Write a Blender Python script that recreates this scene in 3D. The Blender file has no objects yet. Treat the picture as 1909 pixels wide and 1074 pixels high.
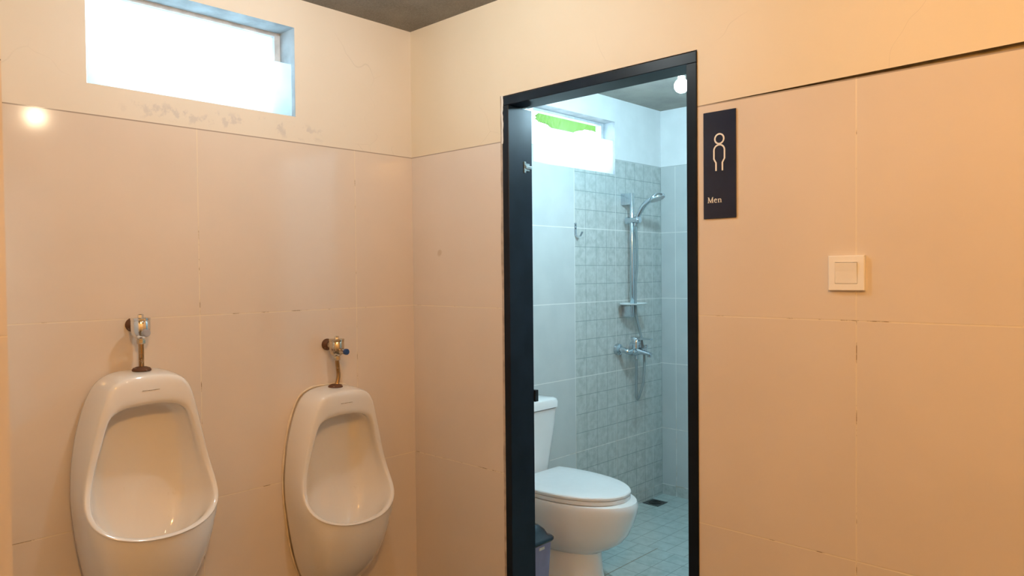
import bpy, bmesh, math, random
from mathutils import Vector, Matrix
random.seed(7)
PI = math.pi
S = bpy.context.scene
COL = S.collection

# ------------------------------------------------------------------ camera
FPX = 1371.46
YAW, PITCH, ROLL = 0.7569, -0.0203, -0.0096
CAM = Vector((2.3561, -1.9078, 1.3269))
fwd = Vector((-math.sin(YAW)*math.cos(PITCH), math.cos(YAW)*math.cos(PITCH), math.sin(PITCH)))
rgt0 = Vector((math.cos(YAW), math.sin(YAW), 0))
up0 = rgt0.cross(fwd)
rgt = math.cos(ROLL)*rgt0 + math.sin(ROLL)*up0
upv = -math.sin(ROLL)*rgt0 + math.cos(ROLL)*up0
cd = bpy.data.cameras.new('camera')
cd.sensor_width = 36.0
cd.lens = FPX/1909*36.0
cd.clip_start = 0.02
cam = bpy.data.objects.new('camera', cd)
COL.objects.link(cam)
M = Matrix.Identity(4)
for i in range(3):
    M[i][0], M[i][1], M[i][2], M[i][3] = rgt[i], upv[i], -fwd[i], CAM[i]
cam.matrix_world = M
S.camera = cam

# ------------------------------------------------------------------ world, lights, exposure
S.view_settings.view_transform = 'Standard'
S.view_settings.look = 'None'
S.view_settings.gamma = 1.0
S.view_settings.use_curve_mapping = False
S.view_settings.exposure = 0.10
W = bpy.data.worlds.new('overcast_sky')
S.world = W
W.use_nodes = True
W.node_tree.nodes['Background'].inputs['Color'].default_value = (0.66, 0.87, 1.0, 1)
W.node_tree.nodes['Background'].inputs['Strength'].default_value = 8.0

def lamp(name, loc, energy, color, radius):
    l = bpy.data.lights.new(name, 'POINT')
    l.energy = energy
    l.color = color
    l.shadow_soft_size = radius
    o = bpy.data.objects.new(name, l)
    o.location = loc
    COL.objects.link(o)
    return o
lamp('ceiling_bulb', (1.95, -0.842, 2.142), 6.0, (1.0, 0.76, 0.50), 0.035)
lamp('warm_ceiling_bulb', (2.55, -1.8, 2.2), 70, (1.0, 0.505, 0.15), 0.035)
lamp('cool_ceiling_bulb', (0.74, -0.74, 2.265), 12.6, (0.88, 0.98, 1.0), 0.03)
BULB_E = 1340.0
def portal(loc, sx, sy, d=(1, 0, 0)):            # sampling guide at a window opening, gives off no light of its own
    l = bpy.data.lights.new('window_portal', 'AREA')
    l.shape = 'RECTANGLE'; l.size = sx; l.size_y = sy
    l.cycles.is_portal = True
    o = bpy.data.objects.new('window_portal', l); COL.objects.link(o)
    o.location = loc; o.rotation_euler = (math.radians(90), 0, math.radians(90))
    o.rotation_euler = Vector(d).to_track_quat('-Z', 'Z').to_euler()
portal((-0.135, -0.859, 2.046), 0.67, 0.315)
portal((-0.135, 1.08, 2.0035), 0.67, 0.288)

# ------------------------------------------------------------------ node helper
class NT:
    def __init__(s, name):
        s.m = bpy.data.materials.new(name)
        s.m.use_nodes = True
        s.t = s.m.node_tree
        s.p = s.t.nodes['Principled BSDF']
    def n(s, kind, **kw):
        o = s.t.nodes.new(kind)
        for k, v in kw.items():
            setattr(o, k, v)
        return o
    def put(s, sock, v):
        if isinstance(v, bpy.types.NodeSocket):
            s.t.links.new(v, sock)
        elif isinstance(v, (tuple, list)) and len(v) == 3 and sock.type == 'RGBA':
            sock.default_value = (*v, 1)
        else:
            sock.default_value = v
    def math(s, op, a, b=None, clamp=False):
        o = s.n('ShaderNodeMath', operation=op, use_clamp=clamp)
        s.put(o.inputs[0], a)
        if b is not None:
            s.put(o.inputs[1], b)
        return o.outputs[0]
    def rng(s, v, a, b, c=0.0, d=1.0):
        o = s.n('ShaderNodeMapRange', interpolation_type='SMOOTHSTEP')
        s.put(o.inputs['Value'], v)
        o.inputs['From Min'].default_value = a
        o.inputs['From Max'].default_value = b
        o.inputs['To Min'].default_value = c
        o.inputs['To Max'].default_value = d
        return o.outputs[0]
    def mix(s, f, a, b):
        o = s.n('ShaderNodeMix', data_type='RGBA')
        s.put(o.inputs[0], f); s.put(o.inputs[6], a); s.put(o.inputs[7], b)
        return o.outputs[2]
    def xyz(s):
        tc = s.n('ShaderNodeTexCoord')
        sp = s.n('ShaderNodeSeparateXYZ')
        s.t.links.new(tc.outputs['Object'], sp.inputs[0])
        return tc.outputs['Object'], sp.outputs[0], sp.outputs[1], sp.outputs[2]
    def noise(s, vec, scale, detail=3, rough=0.5):
        o = s.n('ShaderNodeTexNoise')
        s.t.links.new(vec, o.inputs['Vector'])
        o.inputs['Scale'].default_value = scale
        o.inputs['Detail'].default_value = detail
        o.inputs['Roughness'].default_value = rough
        return o.outputs['Fac']
    def bump(s, h, strength, dist, normal=None):
        o = s.n('ShaderNodeBump')
        o.inputs['Strength'].default_value = strength
        o.inputs['Distance'].default_value = dist
        s.put(o.inputs['Height'], h)
        if normal is not None:
            s.put(o.inputs['Normal'], normal)
        return o.outputs[0]
    def line(s, c, j, w):           # 1 on the joint, 0 away from it
        d = s.math('ABSOLUTE', s.math('SUBTRACT', c, j))
        return s.rng(d, w*0.45, w, 1.0, 0.0)
    def periodic(s, c, off, per, w):
        q = s.math('FLOORED_MODULO', s.math('ADD', c, per/2-off), per)
        d = s.math('ABSOLUTE', s.math('SUBTRACT', q, per/2))
        return s.rng(d, w*0.45, w, 1.0, 0.0)
    def amax(s, *v):
        r = v[0]
        for k in v[1:]:
            r = s.math('MAXIMUM', r, k)
        return r
    def end(s, color=None, rough=None, metal=None, normal=None, **kw):
        if color is not None: s.put(s.p.inputs['Base Color'], color)
        if rough is not None: s.put(s.p.inputs['Roughness'], rough)
        if metal is not None: s.put(s.p.inputs['Metallic'], metal)
        if normal is not None: s.put(s.p.inputs['Normal'], normal)
        for k, v in kw.items():
            s.put(s.p.inputs[k], v)
        return s.m

def plain(name, color, rough=0.4, metal=0.0, var=0.06, scale=30, bump=0.0, **kw):
    t = NT(name)
    v, x, y, z = t.xyz()
    f = t.noise(v, scale, 4)
    c = t.mix(t.rng(f, 0.3, 0.7), tuple(k*(1-var) for k in color), tuple(min(1, k*(1+var)) for k in color))
    nm = t.bump(f, bump, 0.002) if bump else None
    return t.end(c, rough, metal, nm, **kw)

def wall_tile(name, axis, joints, base):
    """large glazed beige tiles, joints at z .6 1.2 1.8 and given uprights"""
    t = NT(name)
    v, x, y, z = t.xyz()
    c = (x, y)[axis]
    w = 0.0024
    hz = t.amax(t.line(z, 0.6, w), t.line(z, 1.2, w))
    thin = t.amax(t.line(z, 0.6007, 0.0014), t.line(z, 1.2007, 0.0014), *[t.line(c, j+0.0005, 0.0013) for j in joints])
    top = t.line(z, 1.799, 0.0035)
    vt = t.amax(*[t.line(c, j, w) for j in joints])
    g = t.amax(hz, vt)
    cloud = t.noise(v, 2.2, 4)
    fine = t.noise(v, 60, 2)
    col = t.mix(t.rng(cloud, 0.3, 0.7), tuple(k*0.97 for k in base), tuple(k*1.02 for k in base))
    dirt = t.rng(t.noise(v, 14, 5, 0.65), 0.54, 0.66)
    groutc = t.mix(dirt, (0.80, 0.71, 0.57), (0.70, 0.58, 0.42))
    col = t.mix(t.math('MULTIPLY', g, 0.75), col, groutc)
    col = t.mix(t.math('MULTIPLY', t.math('MULTIPLY', thin, dirt), 0.85), col, (0.20, 0.13, 0.07))
    col = t.mix(t.math('MULTIPLY', top, 0.7), col, (0.22, 0.17, 0.13))
    spot = t.rng(t.noise(v, 9, 1), 0.80, 0.83)
    col = t.mix(t.math('MULTIPLY', spot, 0.35), col, (0.42, 0.28, 0.13))
    h = t.math('SUBTRACT', t.math('MULTIPLY', t.noise(v, 5.5, 1), 0.10), g)
    nm = t.bump(h, 0.35, 0.0012)
    return t.end(col, t.math('ADD', 0.10, t.math('MULTIPLY', g, 0.5)), 0.0, nm)

def plaster(name, a, b, stain=False):
    t = NT(name)
    v, x, y, z = t.xyz()
    big = t.noise(v, 3, 5)
    fine = t.noise(v, 90, 4, 0.6)
    col = t.mix(t.rng(big, 0.3, 0.7), a, b)
    # thin hairline cracks
    vo = t.n('ShaderNodeTexVoronoi', feature='DISTANCE_TO_EDGE')
    wv = t.n('ShaderNodeVectorMath', operation='ADD')
    ns = t.n('ShaderNodeTexNoise'); ns.inputs['Scale'].default_value = 4
    t.t.links.new(v, ns.inputs['Vector'])
    sc = t.n('ShaderNodeVectorMath', operation='SCALE'); sc.inputs['Scale'].default_value = 0.25
    t.t.links.new(ns.outputs['Color'], sc.inputs[0])
    t.t.links.new(v, wv.inputs[0]); t.t.links.new(sc.outputs[0], wv.inputs[1])
    t.t.links.new(wv.outputs[0], vo.inputs['Vector'])
    vo.inputs['Scale'].default_value = 1.6
    crack = t.math('MULTIPLY', t.rng(vo.outputs['Distance'], 0.0006, 0.0028, 1.0, 0.0), t.rng(big, 0.5, 0.62))
    col = t.mix(t.math('MULTIPLY', crack, 0.22), col, tuple(k*0.6 for k in a))
    if stain:                       # damp smudges under the window
        zone = t.math('MULTIPLY', t.math('MULTIPLY', t.rng(z, 1.80, 1.825), t.rng(z, 1.85, 1.875, 1, 0)), t.math('MULTIPLY', t.rng(y, -1.15, -1.0), t.rng(y, -0.5, -0.35, 1, 0)))
        sm = t.rng(t.noise(v, 22, 5, 0.6), 0.52, 0.62)
        col = t.mix(t.math('MULTIPLY', t.math('MULTIPLY', zone, sm), 0.35), col, (0.42, 0.40, 0.42))
    nm = t.bump(t.math('ADD', big, t.math('MULTIPLY', fine, 0.12)), 0.18, 0.006)
    return t.end(col, 0.55, 0.0, nm)

TILE_BASE = (0.745, 0.66, 0.58)
m_tile_left = wall_tile('beige_glazed_wall_tile_left', 1, (-0.2775, -0.8775, -1.4775), TILE_BASE)
m_tile_door = wall_tile('beige_glazed_wall_tile_door_wall', 0, (1.726, 2.326, 2.926, 3.526), TILE_BASE)
m_tile_pier = wall_tile('beige_glazed_wall_tile_pier', 1, (-2.1,), TILE_BASE)
m_plaster = plaster('cream_painted_plaster', (0.765, 0.67, 0.51), (0.79, 0.695, 0.54))
m_plaster_left = plaster('cream_plaster_cool_light_tint_and_stains', (0.765, 0.70, 0.60), (0.79, 0.725, 0.63), True)  # same cream paint made paler: cool light on this wall put into its colour

def ceiling_mat(name, k):
    t = NT(name)
    v, x, y, z = t.xyz()
    a = t.noise(v, 6, 5); b = t.noise(v, 160, 3, 0.7)
    col = t.mix(t.rng(a, 0.3, 0.7), (0.21*k, 0.20*k, 0.18*k), (0.28*k, 0.265*k, 0.235*k))
    col = t.mix(t.math('MULTIPLY', t.rng(b, 0.4, 0.65), 0.5), col, (0.36, 0.34, 0.30))
    return t.end(col, 0.95, 0.0, t.bump(b, 0.6, 0.004))
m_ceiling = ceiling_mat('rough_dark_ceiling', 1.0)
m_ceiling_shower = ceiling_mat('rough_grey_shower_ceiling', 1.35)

def shower_wall_mat(name, left):
    t = NT(name)
    v, x, y, z = t.xyz()
    P = 0.386; Z0 = 0.012
    rows = t.math('MULTIPLY', t.periodic(z, Z0, P, 0.0028), t.rng(z, 0.2, 0.21))
    skirt = t.line(z, 0.062, 0.003)
    stone = t.rng(t.noise(v, 26, 6, 0.65), 0.3, 0.7)
    cloud = t.rng(t.noise(v, 7, 3), 0.3, 0.7)
    plaincol = t.mix(cloud, (0.50, 0.535, 0.535), (0.54, 0.57, 0.565))
    moscol = t.mix(stone, (0.36, 0.40, 0.385), (0.53, 0.565, 0.55))
    if left:
        zone = t.rng(y, 1.0565, 1.0575)
        big_v = t.line(y, 1.057, 0.0026)
        maj = t.amax(t.line(y, 1.418, 0.0026), t.line(y, 1.784, 0.0024))
        per = 0.0912
        # one tone per small square
        cy = t.math('FLOOR', t.math('DIVIDE', t.math('SUBTRACT', y, 1.057), per))
        cz = t.math('FLOOR', t.math('DIVIDE', t.math('SUBTRACT', z, Z0), P/4))
        cb = t.n('ShaderNodeCombineXYZ'); t.put(cb.inputs[0], cy); t.put(cb.inputs[1], cz)
        wn = t.n('ShaderNodeTexWhiteNoise', noise_dimensions='3D'); t.t.links.new(cb.outputs[0], wn.inputs['Vector'])
        moscol = t.mix(t.math('MULTIPLY', wn.outputs['Value'], 0.35), moscol, (0.50, 0.54, 0.52))
        minor = t.amax(t.periodic(y, 1.057, per, 0.0024), t.periodic(z, Z0, P/4, 0.0024))
        minor = t.math('MULTIPLY', minor, zone)
        white = t.amax(rows, big_v, t.math('MULTIPLY', maj, zone), t.math('MULTIPLY', skirt, 0.5))
        tile = t.mix(zone, plaincol, moscol)
    else:
        zone = t.rng(z, 0.0615, 0.0625, 1.0, 0.0)
        minor = t.math('MULTIPLY', zone, 0.0)
        white = t.amax(rows, t.line(x, 0.096, 0.0026), t.line(x, 0.496, 0.0026), t.line(x, 0.896, 0.0026), skirt)
        tile = t.mix(zone, plaincol, moscol)
    below = t.rng(z, 1.9415, 1.9425, 1.0, 0.0)
    minor = t.math('MULTIPLY', minor, below); white = t.math('MULTIPLY', white, below)
    col = t.mix(t.math('MULTIPLY', minor, 0.75), tile, (0.22, 0.27, 0.27))
    dirt = t.rng(t.noise(v, 10, 5), 0.45, 0.62)
    g = t.mix(t.math('MULTIPLY', dirt, t.rng(z, 0.0, 0.9, 0.8, 0.0)), (0.80, 0.80, 0.77), (0.42, 0.33, 0.22))
    col = t.mix(t.math('MULTIPLY', white, 0.85), col, g)
    paint = t.mix(cloud, (0.74, 0.76, 0.76), (0.79, 0.81, 0.81))
    col = t.mix(t.line(z, 1.943, 0.003), t.mix(below, paint, col), (0.42, 0.45, 0.45))
    gg = t.amax(minor, white)
    h = t.math('SUBTRACT', t.math('MULTIPLY', stone, 0.12), gg)
    r = t.math('ADD', 0.34, t.math('MULTIPLY', t.math('MAXIMUM', gg, t.math('SUBTRACT', 1.0, below)), 0.3))
    return t.end(col, r, 0.0, t.bump(h, 0.3, 0.0015))
m_sh_left = shower_wall_mat('shower_wall_tile_with_mosaic_panel', True)
m_sh_back = shower_wall_mat('shower_wall_tile_plain', False)

def shower_floor_mat():
    t = NT('shower_floor_tile')
    v, x, y, z = t.xyz()
    sh = t.rng(y, 1.0995, 1.1005, 0.05, 0.0)
    xx = t.math('ADD', x, sh)
    g = t.amax(t.periodic(xx, 0.0, 0.1, 0.0024), t.periodic(y, 0.0, 0.1, 0.0024))
    cx = t.math('FLOOR', t.math('DIVIDE', xx, 0.1)); cy = t.math('FLOOR', t.math('DIVIDE', y, 0.1))
    cb = t.n('ShaderNodeCombineXYZ'); t.put(cb.inputs[0], cx); t.put(cb.inputs[1], cy)
    wn = t.n('ShaderNodeTexWhiteNoise', noise_dimensions='3D'); t.t.links.new(cb.outputs[0], wn.inputs['Vector'])
    st = t.rng(t.noise(v, 22, 6, 0.65), 0.3, 0.7)
    col = t.mix(st, (0.32, 0.405, 0.395), (0.45, 0.53, 0.515))
    col = t.mix(t.math('MULTIPLY', wn.outputs['Value'], 0.4), col, (0.45, 0.51, 0.49))
    col = t.mix(t.math('MULTIPLY', g, 0.75), col, (0.17, 0.20, 0.195))
    rust = t.math('MULTIPLY', t.line(x, 0.45, 0.004), t.rng(y, 1.1, 1.12, 1, 0))
    col = t.mix(t.math('MULTIPLY', rust, 0.7), col, (0.20, 0.14, 0.08))
    return t.end(col, 0.38, 0.0, t.bump(t.math('SUBTRACT', t.math('MULTIPLY', st, 0.15), g), 0.3, 0.0015))
m_sh_floor = shower_floor_mat()

def floor_mat():
    t = NT('grey_floor_tile')
    v, x, y, z = t.xyz()
    g = t.amax(t.periodic(x, 0.0, 0.4, 0.003), t.periodic(y, 0.0, 0.4, 0.003))
    st = t.rng(t.noise(v, 18, 5), 0.3, 0.7)
    col = t.mix(st, (0.10, 0.085, 0.07), (0.14, 0.12, 0.10))
    col = t.mix(g, col, (0.15, 0.13, 0.11))
    return t.end(col, 0.4, 0.0, t.bump(t.math('MULTIPLY', g, -1.0), 0.3, 0.002))
m_floor = floor_mat()

def ceramic(name, base, stain=0.0):
    t = NT(name)
    v, x, y, z = t.xyz()
    f = t.rng(t.noise(v, 6, 4), 0.35, 0.7)
    col = t.mix(f, base, tuple(k*0.97 for k in base))
    if stain:
        s_ = t.rng(t.noise(v, 17, 6, 0.7), 0.66, 0.76)
        col = t.mix(t.math('MULTIPLY', s_, stain), col, (0.45, 0.34, 0.16))
    return t.end(col, 0.09, 0.0, None, **{'Coat Weight': 0.4, 'Coat Roughness': 0.04})
m_urinal = ceramic('white_urinal_porcelain', (0.83, 0.80, 0.76), 0.22)
m_toilet = ceramic('white_toilet_porcelain', (0.82, 0.83, 0.83))
m_seat = plain('white_seat_plastic', (0.80, 0.82, 0.83), 0.22, var=0.01)
m_frame = plain('dark_painted_metal_frame', (0.006, 0.011, 0.020), 0.36, 0.0, var=0.25, scale=8, **{'Specular IOR Level': 0.2})
m_chrome = plain('chrome', (0.80, 0.81, 0.82), 0.12, 1.0, var=0.05, scale=12)
m_shchrome = plain('shower_chrome', (0.56, 0.63, 0.68), 0.10, 1.0, var=0.05, scale=12)
def rusty(name, amount, c0=(0.62, 0.56, 0.46), c1=(0.13, 0.055, 0.025)):
    t = NT(name)
    v, x, y, z = t.xyz()
    f = t.rng(t.noise(v, 55, 5, 0.65), 0.62-amount*0.5, 0.78-amount*0.5)
    col = t.mix(f, c0, c1)
    return t.end(col, t.math('ADD', 0.2, t.math('MULTIPLY', f, 0.5)), t.rng(f, 0, 1, 1.0, 0.15), t.bump(f, 0.3, 0.001))
m_rust = rusty('rusted_metal', 0.75)
m_pipe = rusty('tarnished_brass_pipe', 0.10, (0.46, 0.31, 0.16), (0.20, 0.10, 0.04))
m_rustychrome = rusty('pitted_chrome', 0.12)
m_sign = plain('navy_acrylic_panel', (0.011, 0.023, 0.060), 0.16, var=0.1, scale=10)
m_white = plain('white_lettering', (0.85, 0.84, 0.80), 0.5, var=0.02)
m_switch = plain('white_switch_plastic', (0.90, 0.88, 0.86), 0.28, var=0.01)
m_dark = plain('black_plastic', (0.012, 0.014, 0.017), 0.3, var=0.1)
m_blue = plain('blue_button_plastic', (0.02, 0.06, 0.22), 0.3, var=0.1)
m_greybtn = plain('grey_button_plastic', (0.36, 0.38, 0.45), 0.35, var=0.05)
m_bin = plain('violet_grey_bin_plastic', (0.20, 0.21, 0.36), 0.4, var=0.05)
m_binlid = plain('dark_bin_lid_plastic', (0.012, 0.028, 0.045), 0.25, var=0.1)
m_sealant = plain('yellowed_sealant', (0.80, 0.68, 0.52), 0.5, var=0.08)
m_hose = plain('grey_flexible_hose', (0.20, 0.26, 0.275), 0.35, 0.1, var=0.05)
m_nozzle = plain('grey_nozzle_plate', (0.55, 0.58, 0.58), 0.4, var=0.05)
m_drain = plain('dark_drain_metal', (0.10, 0.12, 0.125), 0.4, 0.7, var=0.3, scale=40)
m_mark = plain('faded_maker_mark', (0.36, 0.32, 0.28), 0.4, var=0.1)
m_hole = plain('stained_flush_slot', (0.20, 0.15, 0.09), 0.6, var=0.1)
m_wframe = plain('weathered_window_frame', (0.55, 0.58, 0.60), 0.5, var=0.15, scale=20)
m_reveal = plain('rough_painted_reveal', (0.34, 0.38, 0.41), 0.8, var=0.18, scale=16, bump=0.4)
m_chip = plain('chipped_plaster_edge', (0.46, 0.38, 0.31), 0.8, var=0.22, scale=24, bump=0.3)
m_bulb_base = plain('white_lamp_socket', (0.75, 0.76, 0.76), 0.4, var=0.03)
m_label = plain('pale_sticker', (0.6, 0.6, 0.55), 0.5, var=0.1)
m_stem = plain('banana_stem', (0.16, 0.20, 0.06), 0.6, var=0.3, scale=14)
m_ground = plain('outdoor_ground', (0.25, 0.22, 0.16), 0.9, var=0.2, scale=6)
m_brown = plain('brown_bolt_cap', (0.16, 0.08, 0.02), 0.5, var=0.1)

def leaf_mat():
    t = NT('banana_leaf_green')
    v, x, y, z = t.xyz()
    w = t.n('ShaderNodeTexWave', bands_direction='Y')
    t.t.links.new(v, w.inputs['Vector']); w.inputs['Scale'].default_value = 30; w.inputs['Distortion'].default_value = 1.5
    col = t.mix(w.outputs['Fac'], (0.09, 0.20, 0.035), (0.13, 0.27, 0.05))
    t.put(t.p.inputs['Base Color'], col); t.p.inputs['Roughness'].default_value = 0.35
    tr = t.n('ShaderNodeBsdfTranslucent'); t.put(tr.inputs['Color'], t.mix(w.outputs['Fac'], (0.10, 0.21, 0.03), (0.14, 0.27, 0.045)))
    mx = t.n('ShaderNodeMixShader'); mx.inputs[0].default_value = 0.5
    out = t.t.nodes['Material Output']
    t.t.links.new(t.p.outputs[0], mx.inputs[1]); t.t.links.new(tr.outputs[0], mx.inputs[2]); t.t.links.new(mx.outputs[0], out.inputs[0])
    return t.m
m_leaf = leaf_mat()

def frosted(name, haze):
    t = NT(name)
    v, x, y, z = t.xyz()
    f = t.rng(t.noise(v, 25, 4), 0.3, 0.7)
    tp = t.n('ShaderNodeBsdfTransparent'); t.put(tp.inputs['Color'], (0.93, 0.97, 0.98))
    tl = t.n('ShaderNodeBsdfTranslucent'); t.put(tl.inputs['Color'], t.mix(f, (0.80, 0.87, 0.90), (0.86, 0.92, 0.94)))
    gl = t.n('ShaderNodeBsdfGlossy'); gl.inputs['Roughness'].default_value = 0.08
    a = t.n('ShaderNodeMixShader'); a.inputs[0].default_value = haze
    t.t.links.new(tp.outputs[0], a.inputs[1]); t.t.links.new(tl.outputs[0], a.inputs[2])
    fr = t.n('ShaderNodeFresnel'); fr.inputs['IOR'].default_value = 1.4
    c = t.n('ShaderNodeMixShader'); t.t.links.new(t.math('MULTIPLY', fr.outputs[0], 0.5), c.inputs[0])
    t.t.links.new(a.outputs[0], c.inputs[1]); t.t.links.new(gl.outputs[0], c.inputs[2])
    t.t.links.new(c.outputs[0], t.t.nodes['Material Output'].inputs[0])
    return t.m
m_frost = frosted('frosted_window_glass', 0.6)
m_dish = plain('milky_soap_dish_plastic', (0.68, 0.77, 0.79), 0.2, var=0.02)

def glow(name, col, strength):
    t = NT(name)
    t.p.inputs['Base Color'].default_value = (0.9, 0.9, 0.9, 1)
    t.p.inputs['Emission Color'].default_value = (*col, 1)
    t.p.inputs['Emission Strength'].default_value = strength
    return t.m
m_bulb = glow('lit_cool_bulb', (0.565, 0.87, 1.02), BULB_E)

# ------------------------------------------------------------------ mesh helpers
def obj(name, bm, mat, parent=None, smooth=False, sub=0, loc=None):
    me = bpy.data.meshes.new(name)
    bmesh.ops.recalc_face_normals(bm, faces=bm.faces)
    if smooth:
        for f in bm.faces: f.smooth = True
        if smooth != 'all':
            lim = math.radians(smooth if smooth is not True else 40)
            for e in bm.edges:
                if len(e.link_faces) == 2 and e.calc_face_angle(0) > lim:
                    e.smooth = False
    bm.to_mesh(me); bm.free()
    for m in (mat if isinstance(mat, (list, tuple)) else [mat]):
        me.materials.append(m)
    o = bpy.data.objects.new(name, me)
    COL.objects.link(o)
    if parent is not None: o.parent = parent
    if loc is not None: o.location = loc
    if sub:
        s = o.modifiers.new('subdivision', 'SUBSURF'); s.levels = sub; s.render_levels = sub
    return o

def thing(name, label, cat, loc=(0, 0, 0), rotz=0, group=None):
    o = bpy.data.objects.new(name, None)
    o.empty_display_size = 0.05
    COL.objects.link(o)
    o.location = loc; o.rotation_euler = (0, 0, rotz)
    o['label'] = label; o['category'] = cat
    if group: o['group'] = group
    return o

def tag(o, label, cat, group=None):
    o['label'] = label; o['category'] = cat
    if group: o['group'] = group
    return o

def struct(name, bm, mat, **kw):
    o = obj(name, bm, mat, **kw); o['kind'] = 'structure'
    return o

def box(bm, a, b, bev=0.0, seg=2, mi=0):
    r = bmesh.ops.create_cube(bm, size=1.0)
    vs = r['verts']
    for v in vs:
        v.co = Vector(tuple(a[i] if v.co[i] < 0 else b[i] for i in range(3)))
    fs = {f for v in vs for f in v.link_faces}
    for f in fs: f.material_index = mi
    if bev:
        es = list({e for f in fs for e in f.edges})
        bmesh.ops.bevel(bm, geom=es, offset=bev, segments=seg, profile=0.5, affect='EDGES')
    return bm

def ring_faces(bm, A, B, closed=True):
    n = len(A)
    for i in range(n if closed else n-1):
        j = (i+1) % n
        bm.faces.new((A[i], A[j], B[j], B[i]))

def loft(bm, rings, cap0=True, cap1=True):
    R = [[bm.verts.new(p) for p in r] for r in rings]
    for a, b in zip(R, R[1:]): ring_faces(bm, a, b)
    if cap0: bm.faces.new(R[0][::-1])
    if cap1: bm.faces.new(R[-1])
    return R

def lathe(bm, prof, mat4=None, seg=32, cap0=True, cap1=True):
    """prof = [(r, h)], axis local z, placed with mat4"""
    mat4 = mat4 or Matrix.Identity(4)
    rings = [[mat4 @ Vector((r*math.cos(2*PI*k/seg), r*math.sin(2*PI*k/seg), h)) for k in range(seg)] for r, h in prof]
    loft(bm, rings, cap0, cap1)
    return bm

def axis_mat(p, d):
    d = Vector(d).normalized()
    return Matrix.Translation(Vector(p)) @ d.to_track_quat('Z', 'Y').to_matrix().to_4x4()

def crom(pts, n=8):
    P = [Vector(p) for p in pts]
    P = [2*P[0]-P[1]] + P + [2*P[-1]-P[-2]]
    out = []
    for i in range(1, len(P)-2):
        for k in range(n):
            t = k/n
            a, b, c, d = P[i-1], P[i], P[i+1], P[i+2]
            out.append(0.5*((2*b)+(c-a)*t+(2*a-5*b+4*c-d)*t*t+(3*b-a-3*c+d)*t**3))
    out.append(P[-2])
    return out

def tube(bm, pts, rad, seg=16, n=8, smooth_path=True):
    P = crom(pts, n) if smooth_path else [Vector(p) for p in pts]
    N = len(P)
    rf = rad if callable(rad) else (lambda t: rad)
    tan = [(P[min(i+1, N-1)]-P[max(i-1, 0)]).normalized() for i in range(N)]
    up = Vector((0, 0, 1)) if abs(tan[0].z) < 0.9 else Vector((1, 0, 0))
    u = tan[0].cross(up).normalized()
    rings = []
    for i in range(N):
        u = (u - tan[i]*u.dot(tan[i])).normalized()
        w = tan[i].cross(u)
        r = rf(i/(N-1))
        rings.append([P[i]+r*(math.cos(2*PI*k/seg)*u+math.sin(2*PI*k/seg)*w) for k in range(seg)])
    loft(bm, rings)
    return bm

def ribbon(bm, pts, w, y0, y1, closed=False):
    """flat stroke in the x-z plane, from depth y0 to y1; w a number or list"""
    n = len(pts); P = [Vector((p[0], p[1])) for p in pts]
    ws = w if isinstance(w, (list, tuple)) else [w]*n
    L, R = [], []
    for i in range(n):
        a = P[(i-1) % n] if (closed or i > 0) else P[i]
        b = P[(i+1) % n] if (closed or i < n-1) else P[i]
        d = (b-a).normalized(); q = Vector((-d.y, d.x))
        s1 = (P[i]-a); k = 1.0
        if s1.length > 1e-9 and (b-P[i]).length > 1e-9:
            k = 1/max(0.5, math.sqrt(max(0.0, (1+s1.normalized().dot((b-P[i]).normalized()))/2)))
        L.append(P[i]+q*ws[i]/2*k); R.append(P[i]-q*ws[i]/2*k)
    lf = [bm.verts.new((p.x, y0, p.y)) for p in L]; rf = [bm.verts.new((p.x, y0, p.y)) for p in R]
    lb = [bm.verts.new((p.x, y1, p.y)) for p in L]; rb = [bm.verts.new((p.x, y1, p.y)) for p in R]
    for i in range(n if closed else n-1):
        j = (i+1) % n
        bm.faces.new((lf[i], lf[j], rf[j], rf[i])); bm.faces.new((lb[i], rb[i], rb[j], lb[j]))
        bm.faces.new((lf[i], lb[i], lb[j], lf[j])); bm.faces.new((rf[i], rf[j], rb[j], rb[i]))
    if not closed:
        bm.faces.new((lf[0], rf[0], rb[0], lb[0])); bm.faces.new((lf[-1], lb[-1], rb[-1], rf[-1]))
    return bm

def arc(cx, cz, rx, rz, a0, a1, n):
    return [(cx+rx*math.cos(math.radians(a0+(a1-a0)*k/n)), cz+rz*math.sin(math.radians(a0+(a1-a0)*k/n))) for k in range(n+1)]

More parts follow.
